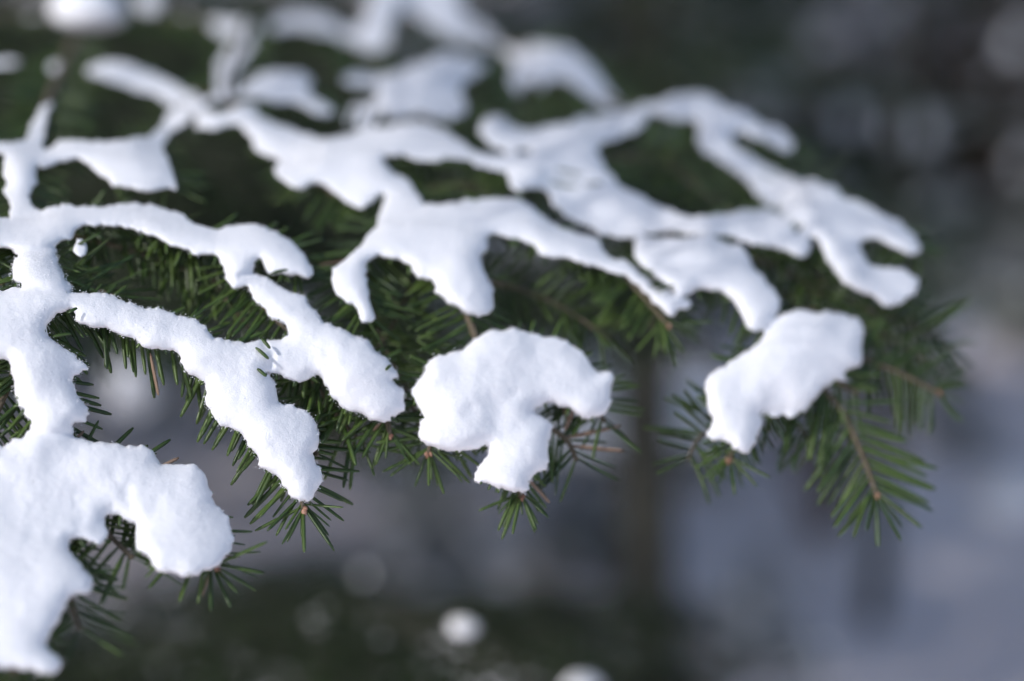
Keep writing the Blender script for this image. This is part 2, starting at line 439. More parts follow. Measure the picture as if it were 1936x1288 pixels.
for k, (key, lab, P) in enumerate(SNOW):
    Q = catmull(P, 3, closed=True)
    j0, j1 = np.searchsorted(xs, [Q[:, 0].min() - 30, Q[:, 0].max() + 30]); i0, i1 = np.searchsorted(ys, [Q[:, 1].min() - 30, Q[:, 1].max() + 30])
    FI[k, i0:i1, j0:j1] = sdf_poly(X[i0:i1, j0:j1], Y[i0:i1, j0:j1], Q)

Fu = FI.max(0).astype(float)
# the upper masses lie in terraces, each lobe facing up and out rather than one long slide
D0 = depth0(X, Y)
DF = D0.copy()
for k, (key, lab, P) in enumerate(SNOW):
    c = P.mean(0); f = float(np.interp(c[1], [250, 480], [0.35, 1.0]))
    dc = float(depth0(c[0], c[1]))
    sel = (FI.argmax(0) == k) & (FI[k] > -36)
    DF[sel] = dc + f * (D0[sel] - dc)
for it in range(160):
    q = np.pad(DF, 1, mode='edge')
    DF = 0.2 * (q[1:-1, 1:-1] + q[:-2, 1:-1] + q[2:, 1:-1] + q[1:-1, :-2] + q[1:-1, 2:])
DFIELD = DF
# needles stand through the snow here: narrow slits with no snow in them
CUTS = []
def hatch(x0, y0, x1, y1, n, dx, dy, w):
    for i in range(n):
        f = (i + random.uniform(-0.3, 0.3) + 0.5) / n; q = random.uniform(0.7, 1.2)
        ax, ay = x0 + (x1 - x0) * f, y0 + (y1 - y0) * f
        CUTS.append((ax, ay, ax + dx * q, ay + dy * q, w * random.uniform(0.7, 1.3)))
hatch(1230, 222, 1300, 238, 7, -6, 48, 4.5)
hatch(1150, 262, 1215, 250, 5, 25, 60, 5.0)
hatch(895, 318, 960, 330, 5, 3, 34, 4.5)
hatch(640, 232, 720, 236, 4, 12, -26, 4.0)
hatch(980, 190, 1010, 200, 3, 14, -30, 4.0)
hatch(1340, 300, 1420, 360, 6, -24, -20, 4.0)
for ax, ay, bx, by, w in CUTS:
    ex, ey = bx - ax, by - ay
    t = np.clip(((X - ax) * ex + (Y - ay) * ey) / (ex * ex + ey * ey), 0, 1)
    Fu = np.minimum(Fu, np.hypot(X - ax - t * ex, Y - ay - t * ey) - w)
OWN = FI.argmax(0)
edge_noise = 3.2 * vnoise(X, Y, 34, 21) + 2.4 * vnoise(X, Y, 15, 22) + 2.4 * vnoise(X, Y, 7.5, 23)
Fu = Fu + edge_noise + 1.0 - np.clip(152 * (1 - FOCUS / DFIELD) * 0.08, 0, 4)
Fu += np.clip(152 * (1 - FOCUS / DFIELD) / 30, 0, 1) * (4.0 * vnoise(X, Y, 48, 25) + 2.5 * vnoise(X, Y, 22, 26))
# heal slits where two outlines meet
MASK = Fu > 0
# inflation: screened Poisson, so a strip gets a round section and wide clumps a gently flat top
LAM = 40.0
u = np.zeros_like(Fu)
den = 4 + STEP * STEP / LAM ** 2
mk = MASK.astype(float)
for it in range(700):
    s4 = np.zeros_like(u)
    s4[1:] += u[:-1]; s4[:-1] += u[1:]; s4[:, 1:] += u[:, :-1]; s4[:, :-1] += u[:, 1:]
    u = mk * (s4 + STEP * STEP) / den
h = np.sqrt(np.maximum(2 * u, 0))
# each lobe keeps some of its own roundness where masses meet
own_r = np.clip(np.where(MASK, FI.max(0), 0), 0, 26) / 26.0
h *= 0.80 + 0.20 * np.sqrt(own_r)
lump = 8.0 * vnoise(X, Y, 150, 30) + 9.0 * vnoise(X, Y, 75, 31) + 2.6 * vnoise(X, Y, 38, 32) + 0.8 * vnoise(X, Y, 17, 33) + 0.4 * vnoise(X, Y, 8, 34)
h += lump * np.clip(h / 18, 0, 1)
DENTS = [(885,775,16,9),(975,742,12,6),(940,800,14,5),(150,940,30,8),(620,668,10,5),(505,690,9,7),(150,985,14,9),(205,960,18,8),(870,540,14,6)]
for dx, dy, dr, da in DENTS:
    h -= 0.5 * da * np.exp(-((X - dx) ** 2 + (Y - dy) ** 2) / dr ** 2)
CREASES = [([(-20,547),(60,545),(128,550)],10,9), ([(20,478),(100,469)],8,9), ([(52,816),(95,822),(132,820)],9,9), ([(455,521),(492,511)],6,8),
           ([(497,648),(515,668),(512,692)],7,7), ([(715,409),(760,404),(797,392)],7,9), ([(600,262),(596,300)],8,6), ([(10,409),(78,406)],7,8),
           ([(1475,597),(1440,640)],8,6), ([(1205,447),(1290,438)],6,7), ([(140,1024),(60,1010)],14,5), ([(255,990),(240,930)],14,5)]
for pl, wd, am in CREASES:
    dm = np.full(X.shape, 1e9)
    for (ax, ay), (bx, by) in zip(pl[:-1], pl[1:]):
        ex, ey = bx - ax, by - ay
        t = np.clip(((X - ax) * ex + (Y - ay) * ey) / (ex * ex + ey * ey), 0, 1)
        dm = np.minimum(dm, (X - ax - t * ex) ** 2 + (Y - ay - t * ey) ** 2)
    h -= am * np.exp(-dm / wd ** 2)
h = np.where(MASK, np.maximum(h, 0.4), 0)

# vertices: rim vertices are snapped onto the outline
gyF, gxF = np.gradient(Fu, STEP)
kept = np.zeros((H_ - 1, W_ - 1), bool)
kept = (MASK[:-1, :-1].astype(int) + MASK[1:, :-1] + MASK[:-1, 1:] + MASK[1:, 1:]) >= 1
rim = ~MASK
g2 = gxF ** 2 + gyF ** 2 + 0.05
mv = np.clip(-Fu / g2, -2, 4.5) * rim
XX = X + gxF * mv; YY = Y + gyF * mv
DD = depth(XX, YY)
mpp = K * DD
PF = unproj(XX, YY, DD - h * mpp * 1.0)
PB = unproj(XX, YY, DD + h * mpp * 0.55 + 0.0)
nV = H_ * W_
ALLV = np.concatenate([PF.reshape(-1, 3), PB.reshape(-1, 3)])
ci, cj = np.nonzero(kept)
v00 = ci * W_ + cj; v01 = v00 + 1; v10 = v00 + W_; v11 = v10 + 1
qf = np.stack([v00, v10, v11, v01], -1)
rimf = rim.ravel()
bi = lambda v: np.where(rimf[v], v, v + nV)
qb = np.stack([bi(v00), bi(v01), bi(v11), bi(v10)], -1)
allq = np.concatenate([qf, qb])
fn = np.cross(ALLV[allq[:, 2]] - ALLV[allq[:, 0]], ALLV[allq[:, 3]] - ALLV[allq[:, 1]])
VN = np.zeros_like(ALLV)
for c in range(4): np.add.at(VN, allq[:, c], fn)
VN = unit(VN)
FC = FI[:, :-1, :-1] + FI[:, 1:, 1:] + FI[:, 1:, :-1] + FI[:, :-1, 1:]
own_q = FC.argmax(0)[ci, cj]
own_all = np.concatenate([own_q, own_q])

def grain_template():
    v = np.array([(1, 0, 0), (-1, 0, 0), (0, 1, 0), (0, -1, 0), (0, 0, 1), (0, 0, -1)], float)
    t = np.array([(0, 2, 4), (2, 1, 4), (1, 3, 4), (3, 0, 4), (2, 0, 5), (1, 2, 5), (3, 1, 5), (0, 3, 5)])
    return v, t
GT = grain_template()

def rand_rot(m):
    q = rng.normal(size=(m, 4)); q /= np.linalg.norm(q, axis=1, keepdims=True)
    a, b, c, d = q.T
    return np.stack([np.stack([1 - 2 * (c * c + d * d), 2 * (b * c - a * d), 2 * (b * d + a * c)], -1),
                     np.stack([2 * (b * c + a * d), 1 - 2 * (b * b + d * d), 2 * (c * d - a * b)], -1),
                     np.stack([2 * (b * d - a * c), 2 * (c * d + a * b), 1 - 2 * (b * b + c * c)], -1)], 1)

SHARP = {'A': 500, 'B': 700, 'C': 1700, 'D': 1000, 'E': 600, 'F': 400, 'J': 1200, 'K': 500, 'I': 500}
for k, (key, lab, P) in enumerate(SNOW):
    sel = own_all == k
    if not sel.any(): continue
    q = allq[sel]
    ids, inv = np.unique(q.ravel(), return_inverse=True)
    v = ALLV[ids]
    base = v.mean(0); base[2] = v[:, 2].min()
    me = mesh_from('snow_clump', v - base, [inv.reshape(-1, 4)], M_SNOW, True, VN[ids])
    ob = add('snow_clump', me, loc=base)
    tag(ob, lab, 'snow', 'snow clumps lying on the near fir branches')
    if key in SHARP:
        n = SHARP[key]
        front = ids[ids < nV]
        hh = h.ravel()[front]
        pw = np.where(hh < 14, 1.0, 0.025)
        pick = rng.choice(front, n, p=pw / pw.sum())
        pos = ALLV[pick] + VN[pick] * rng.uniform(-0.0001, 0.0003, (n, 1)) + rng.normal(0, 0.0005, (n, 3))
        sc = 0.00006 + 0.00022 * rng.uniform(0, 1, n) ** 2
        R = rand_rot(n) * sc[:, None, None] * rng.uniform(0.7, 1.3, (n, 1, 3))
        ac = Acc(); ac.many(GT[0], GT[1], np.concatenate([R, (pos - base)[:, :, None]], 2))
        g = add('snow_grains', ac.mesh('snow_grains', M_SNOW, smooth=False), ob)
        tag(g, kind='stuff')

def in_snow(x, y, grow=0.0):
    j = np.clip(np.round((np.asarray(x) - xs[0]) / STEP).astype(int), 0, W_ - 1)
    i = np.clip(np.round((np.asarray(y) - ys[0]) / STEP).astype(int), 0, H_ - 1)
    return Fu[i, j] > -grow

def snow_h(x, y):
    j = np.clip(np.round((np.asarray(x) - xs[0]) / STEP).astype(int), 0, W_ - 1)
    i = np.clip(np.round((np.asarray(y) - ys[0]) / STEP).astype(int), 0, H_ - 1)
    return h[i, j]

# ------------------------------------------------------------------ needles
def needle_template(hi=True, bend=0.0, notch=False):
    """unit length along +Z, flat in X, top face +Y"""
    if hi:
        zs = np.array([0, 0.06, 0.3, 0.65, 0.9, 0.985]); wd = np.array([0.28, 0.62, 1.0, 1.0, 0.85, 0.42])
    else:
        zs = np.array([0, 0.45, 1.0]); wd = np.array([0.5, 1.0, 0.45])
    W2, TH = 0.036, 0.015
    v = []
    for z, wv in zip(zs, wd):
        yb = bend * z * z
        v += [(W2 * wv, yb, z), (0, yb + TH * 0.35 * wv, z), (-W2 * wv, yb, z), (0, yb - TH * wv, z)] if hi else \
             [(W2 * wv, yb, z), (-W2 * wv, yb, z), (0, yb - TH * wv, z)]
    m = 4 if hi else 3
    t = []
    for r in range(len(zs) - 1):
        for c in range(m):
            a, b = r * m + c, r * m + (c + 1) % m
            t += [(a, b, b + m), (a, b + m, a + m)]
    L = (len(zs) - 1) * m
    t += [(L, L + 1, L + 2)] + ([(L, L + 2, L + 3)] if hi else [])
    return np.array(v, float), np.array(t)

BENDS = [-0.10, -0.04, 0.03, 0.08, -0.16]
N_HI = [needle_template(True, b) for b in BENDS]
N_LO = [needle_template(False, b) for b in BENDS]
N_MESH = [mesh_from('needle', v, [t], M_NEEDLE, True) for v, t in N_HI]
V_, T_ = needle_template(True, 0.05)
DRY_MESH = mesh_from('needle', V_, [T_], M_DRY, True)

def needle_frames(base, dirv, upv, L):
    """(m,3,4) transforms: Z along dir, Y towards up"""
    z = unit(dirv); x = unit(np.cross(upv, z)); y = np.cross(z, x)
    s = L[:, None]
    R = np.stack([x * s, y * s, z * s], -1)
    return np.concatenate([R, base[:, :, None]], 2)

def twig_needles(pts, nrm, per_m, L0, beta=(-55, 12), alpha=(42, 68), taper=True, sides=(1, -1)):
    """needle bases and directions along a twig polyline"""
    seg = np.linalg.norm(np.diff(pts, axis=0), axis=1)
    cum = np.concatenate([[0], np.cumsum(seg)])
    n = max(4, int(cum[-1] * per_m))
    s = np.clip((np.arange(n) + rng.uniform(-0.5, 0.5, n) + 0.5) / n, 0, 1) * cum[-1]
    base = np.stack([np.interp(s, cum, pts[:, c]) for c in range(3)], -1)
    nn = unit(np.stack([np.interp(s, cum, nrm[:, c]) for c in range(3)], -1))
    tan = np.gradient(pts, cum, axis=0)
    T = unit(np.stack([np.interp(s, cum, tan[:, c]) for c in range(3)], -1))
    nn = unit(nn - (nn * T).sum(1, keepdims=True) * T)
    B = np.cross(T, nn)
    sd = np.where(rng.uniform(size=n) < 0.85, np.where(np.arange(n) % 2 == 0, sides[0], sides[1]), rng.choice(sides, n))
    al = np.radians(rng.uniform(*alpha, n)); be = np.radians(rng.uniform(*beta, n))
    fr = s / cum[-1]
    al *= np.where(fr > 0.9, 1 - 0.6 * (fr - 0.9) / 0.1, 1.0)
    d = np.cos(al)[:, None] * T + np.sin(al)[:, None] * (np.cos(be)[:, None] * B * sd[:, None] + np.sin(be)[:, None] * nn)
    L = L0 * rng.uniform(0.72, 1.12, n) * (np.where(fr > 0.92, 0.8, 1.0) if taper else 1.0) * np.clip(0.7 + fr * 2, 0.7, 1)
    up = unit(nn + 0.25 * rng.normal(size=(n, 3)))
    return base, d, up, L

def bud_mesh():
    ac = Acc()
    for (cx, cy, cz, r, l, ax) in [(0, 0, 0.0025, 0.0017, 0.0034, 0), (0.0018, 0.0004, 0.0010, 0.0013, 0.0026, 0.5), (-0.0018, -0.0002, 0.0010, 0.0013, 0.0026, -0.5), (0.0002, 0.0015, 0.0008, 0.0011, 0.0022, 0.2)]:
        rr = [0.0, 0.6, 0.95, 1.0, 0.75, 0.35, 0.0]; zz = [-0.5, -0.42, -0.2, 0.05, 0.35, 0.55, 0.65]
        v = []; q = []
        sg = 8
        for i, (a, b) in enumerate(zip(rr, zz)):
            for j in range(sg):
                an = j * 2 * math.pi / sg + 0.3 * (i % 2)
                s = 1 + 0.10 * ((i + j) % 2)
                x, y, z = max(a, 0.02) * r * s * math.cos(an), max(a, 0.02) * r * s * math.sin(an), b * l * 1.3
                x, z = x * math.cos(ax) + z * math.sin(ax), -x * math.sin(ax) + z * math.cos(ax)
                v.append((x + cx, y + cy, z + cz))
        for i in range(len(rr) - 1):
            for j in range(sg):
                q.append((i * sg + j, i * sg + (j + 1) % sg, (i + 1) * sg + (j + 1) % sg, (i + 1) * sg + j))
        ac.add(v, None, q)
    return ac.mesh('bud', M_BUD)
BUD = bud_mesh()

def mat_from(Mx):
    m = Matrix.Identity(4)
    for r in range(3):
        for c in range(4): m[r][c] = Mx[r][c]
    return m

MAX_IND = 195
def near_branch(label, parts, group, extra=()):
    """parts: list of (kind, pixel polyline [(x,y) or (x,y,dz)], opts)"""
    first = np.array(parts[0][1][0][:2], float)
    base = unproj(first[0], first[1], depth(first[0], first[1]))
    root = bpy.data.objects.new('fir_branch', None)
    root.empty_display_size = 0.02
    COL.objects.link(root); root.location = base
    tag(root, label, 'fir branch', group)
    cand = []
    for kind, pl, op in parts:
        P = np.array([(p[0], p[1], p[2] if len(p) > 2 else op.get('dz', 0.007)) for p in pl], float)
        P = catmull(P, 8)
        d = depth(P[:, 0], P[:, 1]) + P[:, 2]
        pts = unproj(P[:, 0], P[:, 1], d)
        nrm = surf_normal(P[:, 0], P[:, 1])
        if op.get('face'): nrm = np.tile(-FWD * 0.9 + UPV * 0.4, (len(P), 1))
        ac = Acc()
        thin = 0.62 if op.get('dz', 0.007) >= 0.013 else 1.0
        tube(ac, pts, op.get('r0', 0.0015) * thin, op.get('r1', 0.0009) * thin, 8, 0.10)
        tw = add(kind, ac.mesh(kind, M_TWIG, base), root)
        if op.get('needles', True):
            b, dv, up, L = twig_needles(pts, nrm, op.get('per_m', 800), op.get('L', 0.0240), op.get('beta', (-24, 4) if op.get('dz', 0.007) < 0.013 else (-40, 55)), op.get('alpha', (52, 74)))
            tip = b + dv * L[:, None]
            tx, ty, td = proj(tip); mx, my, md = proj(b + dv * L[:, None] * 0.6)
            # snow pressed these down: a tip under the snow must stay behind the snow's front
            hid = in_snow(tx, ty, 0) & in_snow(mx, my, 0)
            front = td < depth(tx, ty) + 0.002
            fix = hid & front
            b[fix] += FWD * 0.004
            dv[fix] = unit(dv[fix] + FWD * 0.8)
            vis = (~in_snow(tx, ty, -2)) & (tx > -40) & (tx < 1976) & (ty > -40) & (ty < 1328)
            blur = 152 * np.abs(1 - FOCUS / td)
            pk = np.zeros(len(L), bool)
            for f in (0.15, 0.3, 0.45, 0.6, 0.75, 0.9, 1.0):
                qx, qy, qd = proj(b + dv * L[:, None] * f)
                pk |= in_snow(qx, qy, -3) & (qd < depth(qx, qy) - snow_h(qx, qy) * K * qd * 0.85)
            for i in range(len(L)):
                if pk[i] and random.random() < 0.93: continue
                cand.append((tw, b[i], dv[i], up[i], L[i], bool(vis[i] and blur[i] < 16), blur[i]))
        if op.get('bud', False):
            m = 7
            T = unit(pts[-1] - pts[-4]); nn = -FWD * 0.8 + UPV * 0.3; nn = unit(nn - (nn @ T) * T); Bv = np.cross(T, nn)
            al = np.radians(np.linspace(-62, 62, m) + rng.uniform(-16, 16, m)); be = np.radians(rng.uniform(-30, 20, m))
            dv = np.cos(al)[:, None] * T + np.sin(al)[:, None] * (np.cos(be)[:, None] * Bv) + np.sin(be)[:, None] * nn * 0.6
            for i in range(m):
                cand.append((tw, pts[-1] - T * rng.uniform(0.0005, 0.004), unit(dv[i]), unit(nn + 0.2 * rng.normal(size=3)), op.get('L', 0.0265) * rng.uniform(0.42, 0.9), True, 0.0))
            bo = add('bud', BUD, tw)
            T = unit(pts[-1] - pts[-4])
            z = T; x = unit(np.cross(np.array([0.1, 0.9, 0.3]), z)); y = np.cross(z, x)
            s = op.get('bs', 1.0) * random.uniform(0.42, 0.68)
            Mx = np.concatenate([np.stack([x * s, y * s, z * s], -1), (pts[-1] - base)[:, None]], 1)
            bo.matrix_local = mat_from(Mx)
    order = sorted([c for c in range(len(cand)) if cand[c][5]], key=lambda c: cand[c][6])[:MAX_IND]
    ind = set(order)
    for (x0, y0, x1, y1, mesh_kind) in extra:
        d0 = depth(x0, y0) - 0.007; d1 = depth(x1, y1) - 0.010
        if mesh_kind == 'low': d0, d1 = depth(x0, y0) + 0.004, depth(x1, y1) - 0.004
        a = unproj(x0, y0, d0); e = unproj(x1, y1, d1)
        Lx = np.array([np.linalg.norm(e - a)])
        F = needle_frames((a - base)[None], (e - a)[None], (-FWD + UPV * 0.5)[None], Lx)[0]
        F[:, 0] *= 0.021 / Lx[0] * 0.9; F[:, 1] *= 0.021 / Lx[0] * 0.9
        if mesh_kind == 't':
            d0 = depth(x0, y0) - 0.3 * snow_h(x0, y0) * K * depth(x0, y0); d1 = depth(x1, y1) - snow_h(x1, y1) * K * depth(x1, y1) - 0.0012
            a = unproj(x0, y0, d0); e = unproj(x1, y1, d1); Lx = np.array([np.linalg.norm(e - a)])
            F = needle_frames((a - base)[None], (e - a)[None], (-FWD + UPV * 0.5)[None], Lx)[0]
            F[:, 0] *= 0.021 / Lx[0] * 0.8; F[:, 1] *= 0.021 / Lx[0] * 0.8
        no = add('needle', DRY_MESH if mesh_kind == 'low' else N_MESH[0], tw)
        no.matrix_local = mat_from(F)
    rest = []
    for i, (tw, b, dv, up, L, v_, bl) in enumerate(cand):
        if i in ind:
            F = needle_frames((b - base)[None], dv[None], up[None], np.array([L]))[0]
            no = add('needle', DRY_MESH if random.random() < 0.025 else N_MESH[random.randrange(len(N_MESH))], tw)
            no.matrix_local = mat_from(F)
        else: rest.append(i)
    if rest:
        ac = Acc()
        b = np.array([cand[i][1] for i in rest]); dv = np.array([cand[i][2] for i in rest]); up = np.array([cand[i][3] for i in rest]); L = np.array([cand[i][4] for i in rest])
        F = needle_frames(b - base, dv, up, L)
        kk = rng.integers(0, len(N_HI), len(rest))
        for j in range(len(N_HI)):
            if (kk == j).any(): ac.many(N_HI[j][0], N_HI[j][1], F[kk == j])
        g = add('needles', ac.mesh('needles', M_NEEDLE), root)
        tag(g, kind='stuff')
    return root

GB = 'near fir branches carrying snow'
def tips(keys, n, seed):
    """needle tips that stand just clear of the snow near its lower edges"""
    r = np.random.default_rng(seed); out = []
    for k, (key, lab, P) in enumerate(SNOW):
        if key not in keys: continue
        ii, jj = np.nonzero((FI[k] > 4) & (FI[k] < 15) & (gyF < -0.3))
        if not len(ii): continue
        for q in r.choice(len(ii), min(n, len(ii)), replace=False):
            x, y = X[ii[q], jj[q]], Y[ii[q], jj[q]]
            gx_, gy_ = -gxF[ii[q], jj[q]], -gyF[ii[q], jj[q]]
            a = math.atan2(gy_, gx_) + r.uniform(-0.6, 0.6); l = r.uniform(10, 20)
            out.append((x - 8 * math.cos(a), y - 8 * math.sin(a), x + l * math.cos(a), y + l * math.sin(a), 't'))
    return out
ST = dict(r0=0.0024, r1=0.0013)
near_branch('snow-laden fir branch running down the left edge with in-focus needles', [
    ('stem', [(150,70,.0),(118,130,.002),(88,200,.006),(65,270,.01),(45,340),(45,410),(60,470),(65,540),(50,620),(60,700),(95,780),(100,850),(75,950),(60,1050),(50,1150),(25,1275)], dict(ST, dz=0.008)),
    ('twig', [(55,430),(180,408),(280,415),(370,455),(450,465),(520,480),(578,518)], dict(dz=0.006)),
    ('twig', [(450,480),(470,540),(530,610),(600,660),(680,720),(728,790),(737,822)], dict(dz=0.007, bud=True, bs=0.8)),
    ('twig', [(60,570),(180,585),(280,625),(370,660),(430,720),(500,800),(556,890),(574,962)], dict(dz=0.007, bud=True)),
    ('twig', [(480,770),(530,790),(575,830),(600,860)], dict(dz=0.010)),
    ('twig', [(560,690),(600,730),(640,790),(690,840)], dict(dz=0.014)),
    ('twig', [(80,870),(200,890),(300,950),(360,1030),(405,1072)], dict(dz=0.008, bud=True)),
    ('twig', [(90,880),(150,950),(195,1000),(250,1055)], dict(dz=0.010)),
    ('twig', [(50,640),(20,720),(-10,790),(-40,860)], dict(dz=0.012)),
    ('twig', [(60,990),(100,1060),(130,1130),(150,1190)], dict(dz=0.010)),
    ('twig', [(70,300),(150,290),(240,300),(318,350)], dict(dz=0.007)),
    ('twig', [(60,420),(-10,440),(-60,470)], dict(dz=0.007)),
    ('twig', [(60,480),(110,520),(160,540),(220,560)], dict(dz=0.016)),
    ('twig', [(110,440),(220,465),(330,500),(430,560)], dict(dz=0.035)),
    ('twig', [(300,440),(380,500),(430,570),(470,620)], dict(dz=0.03)),
    ('twig', [(130,410),(230,425),(330,450),(400,480)], dict(dz=0.012, beta=(-75,-20))),
], GB, extra=[(483,657,506,674,'g'),(494,640,508,653,'g'),(486,697,500,706,'g'),(512,518,545,505,'g'),(130,592,142,580,'g'),(100,637,133,627,'g'),(284,668,301,752,'low'),(740,690,733,692,'g')] + tips('ACDEBF', 15, 1))

near_branch('fir branch in the centre whose bare twig joins the arms to the fan-shaped clump', [
    ('stem', [(470,40,.0),(430,170),(480,225),(580,280),(680,300),(745,370),(790,430),(855,510),(882,590,.004),(900,640,.004),(930,720),(960,830),(986,938)], dict(ST, bud=True)),
    ('twig', [(430,175),(370,195),(320,235),(292,272)], dict(needles=True, per_m=300)),
    ('twig', [(440,165),(500,155),(560,165),(625,208)], dict()),
    ('twig', [(420,178),(330,172),(250,140),(165,130)], dict()),
    ('twig', [(800,420),(720,450),(670,510),(690,598)], dict()),
    ('twig', [(820,420),(940,410),(1040,450),(1140,490),(1205,548),(1262,615)], dict(bud=True, bs=0.9)),
    ('twig', [(930,680),(860,730),(825,800),(810,856)], dict(bud=True, bs=0.8)),
    ('twig', [(940,690),(1040,690),(1110,740),(1142,798)], dict()),
    ('twig', [(790,430),(780,520),(750,600),(700,680)], dict(dz=0.03)),
    ('twig', [(860,520),(960,540),(1060,580),(1150,640)], dict(dz=0.035)),
    ('twig', [(700,560),(720,640),(770,740),(800,830)], dict(dz=0.03)),
    ('twig', [(950,780),(1020,800),(1070,830),(1090,870)], dict(dz=0.010)),
    ('twig', [(600,280),(740,262),(850,280),(960,320),(1045,370)], dict()),
    ('twig', [(600,290),(580,330),(620,360),(690,395)], dict()),
    ('twig', [(740,370),(800,360),(860,350),(930,360)], dict(dz=0.03)),
], GB, extra=[(1215,520,1238,508,'g'),(1225,540,1262,532,'g'),(1240,552,1278,534,'g')] + tips('IJL', 20, 2))

near_branch('fir branch at right ending in bare drooping needles below the block-shaped clump', [
    ('stem', [(1040,250),(1120,310),(1210,400),(1320,490),(1430,580),(1475,650),(1440,730),(1400,800),(1379,868)], dict(ST, bud=True, bs=0.8)),
    ('twig', [(1475,645),(1540,720,.006),(1590,775,.004),(1630,860,.003),(1657,935,.003)], dict(bud=True, beta=(-12,8), alpha=(46,58), per_m=560, L=0.030, face=True, r0=0.0013)),
    ('twig', [(1540,640),(1640,680,.006),(1710,710,.005),(1772,742,.005)], dict(bud=True, bs=0.8, beta=(-40,10), face=True, r0=0.0012)),
    ('twig', [(1530,690),(1570,715),(1605,735),(1622,742)], dict(dz=0.004)),
    ('twig', [(1250,430),(1380,425),(1520,470)], dict()),
    ('twig', [(1300,470),(1400,480),(1480,510),(1560,560)], dict(dz=0.02)),
    ('twig', [(1450,560),(1560,560),(1680,600),(1800,650)], dict(dz=0.03)),
    ('twig', [(1500,580),(1600,600),(1700,650),(1760,690)], dict(dz=0.03)),
    ('twig', [(1400,770),(1360,800),(1320,830),(1300,870)], dict(dz=0.02)),
    ('twig', [(1120,300),(1230,300),(1300,340),(1380,400)], dict(dz=0.02)),
    ('twig', [(1210,410),(1220,480),(1240,560),(1230,620)], dict(dz=0.03)),
    ('twig', [(1440,740),(1500,790),(1540,850)], dict(dz=0.014)),
], GB, extra=[(1045,320,1110,330,'g'),(1040,345,1100,352,'g'),(1050,300,1085,312,'g'),(1060,318,1098,340,'g'),(1100,350,1140,342,'g')] + tips('KNMO', 15, 3))

near_branch('blurred fir branch along the upper right edge of the spray with a forked end', [
    ('stem', [(760,-60),(850,40),(960,90),(1080,100),(1150,190),(1230,212),(1330,235),(1400,320),(1480,380),(1580,450),(1640,530),(1720,560)], dict(ST)),
    ('twig', [(1330,215),(1430,240),(1492,282)], dict()),
    ('twig', [(1560,380),(1650,410),(1735,475)], dict()),
    ('twig', [(1000,100),(985,150),(990,200)], dict()),
    ('twig', [(1240,215),(1270,300),(1330,360)], dict(dz=0.02)),
    ('twig', [(1400,330),(1460,360),(1560,350)], dict(dz=0.015)),
    ('twig', [(1480,390),(1500,460),(1560,540)], dict(dz=0.02)),
    ('twig', [(1150,190),(1100,230),(1000,250),(910,240)], dict(dz=0.02)),
], GB, extra=[(1240+10*i, 228, 1234+11*i, 272, 'g') for i in range(6)] + [(1472+9*i, 384+8*i, 1448+9*i, 404+9*i, 'g') for i in range(6)] + tips('QPR', 10, 4))

near_branch('very blurred fir branch along the top edge carrying the pale snow patches', [
    ('stem', [(-40,30),(90,30),(200,40),(330,30),(440,50),(560,40),(660,70),(740,60)], dict(ST)),
    ('twig', [(660,70),(720,140),(800,170),(880,210)], dict()),
    ('twig', [(720,150),(820,130),(920,122)], dict()),
    ('twig', [(700,200),(760,215),(850,225)], dict()),
    ('twig', [(-40,118),(0,118),(45,118)], dict()),
    ('twig', [(140,60),(118,120),(90,190)], dict(needles=False)),
], GB)

# the far ball of snow on the twig at the top left: a rounded lump
def lump_mesh(rx, ry, rz, seed, seg=28, rings=18, amp=0.12):
    r = np.random.default_rng(seed)
    dirs = []
    for i in range(rings + 1):
        th = math.pi * i / rings
        for j in range(seg):
            ph = 2 * math.pi * j / seg
            dirs.append((math.sin(th) * math.cos(ph), math.sin(th) * math.sin(ph), math.cos(th)))
    d = np.array(dirs)
    disp = np.ones(len(d))
    for k in range(10):
        a = unit(r.normal(size=3)); disp += amp * 0.5 * np.sin(d @ a * r.uniform(2, 6) + r.uniform(0, 6))* 0.6
    v = d * disp[:, None] * np.array([rx, ry, rz])
    v[:, 2] = np.where(v[:, 2] < 0, v[:, 2] * 0.45, v[:, 2])
    q = []
    for i in range(rings):
        for j in range(seg):
            q.append((i * seg + j, (i + 1) * seg + j, (i + 1) * seg + (j + 1) % seg, i * seg + (j + 1) % seg))
    return v, np.array(q)

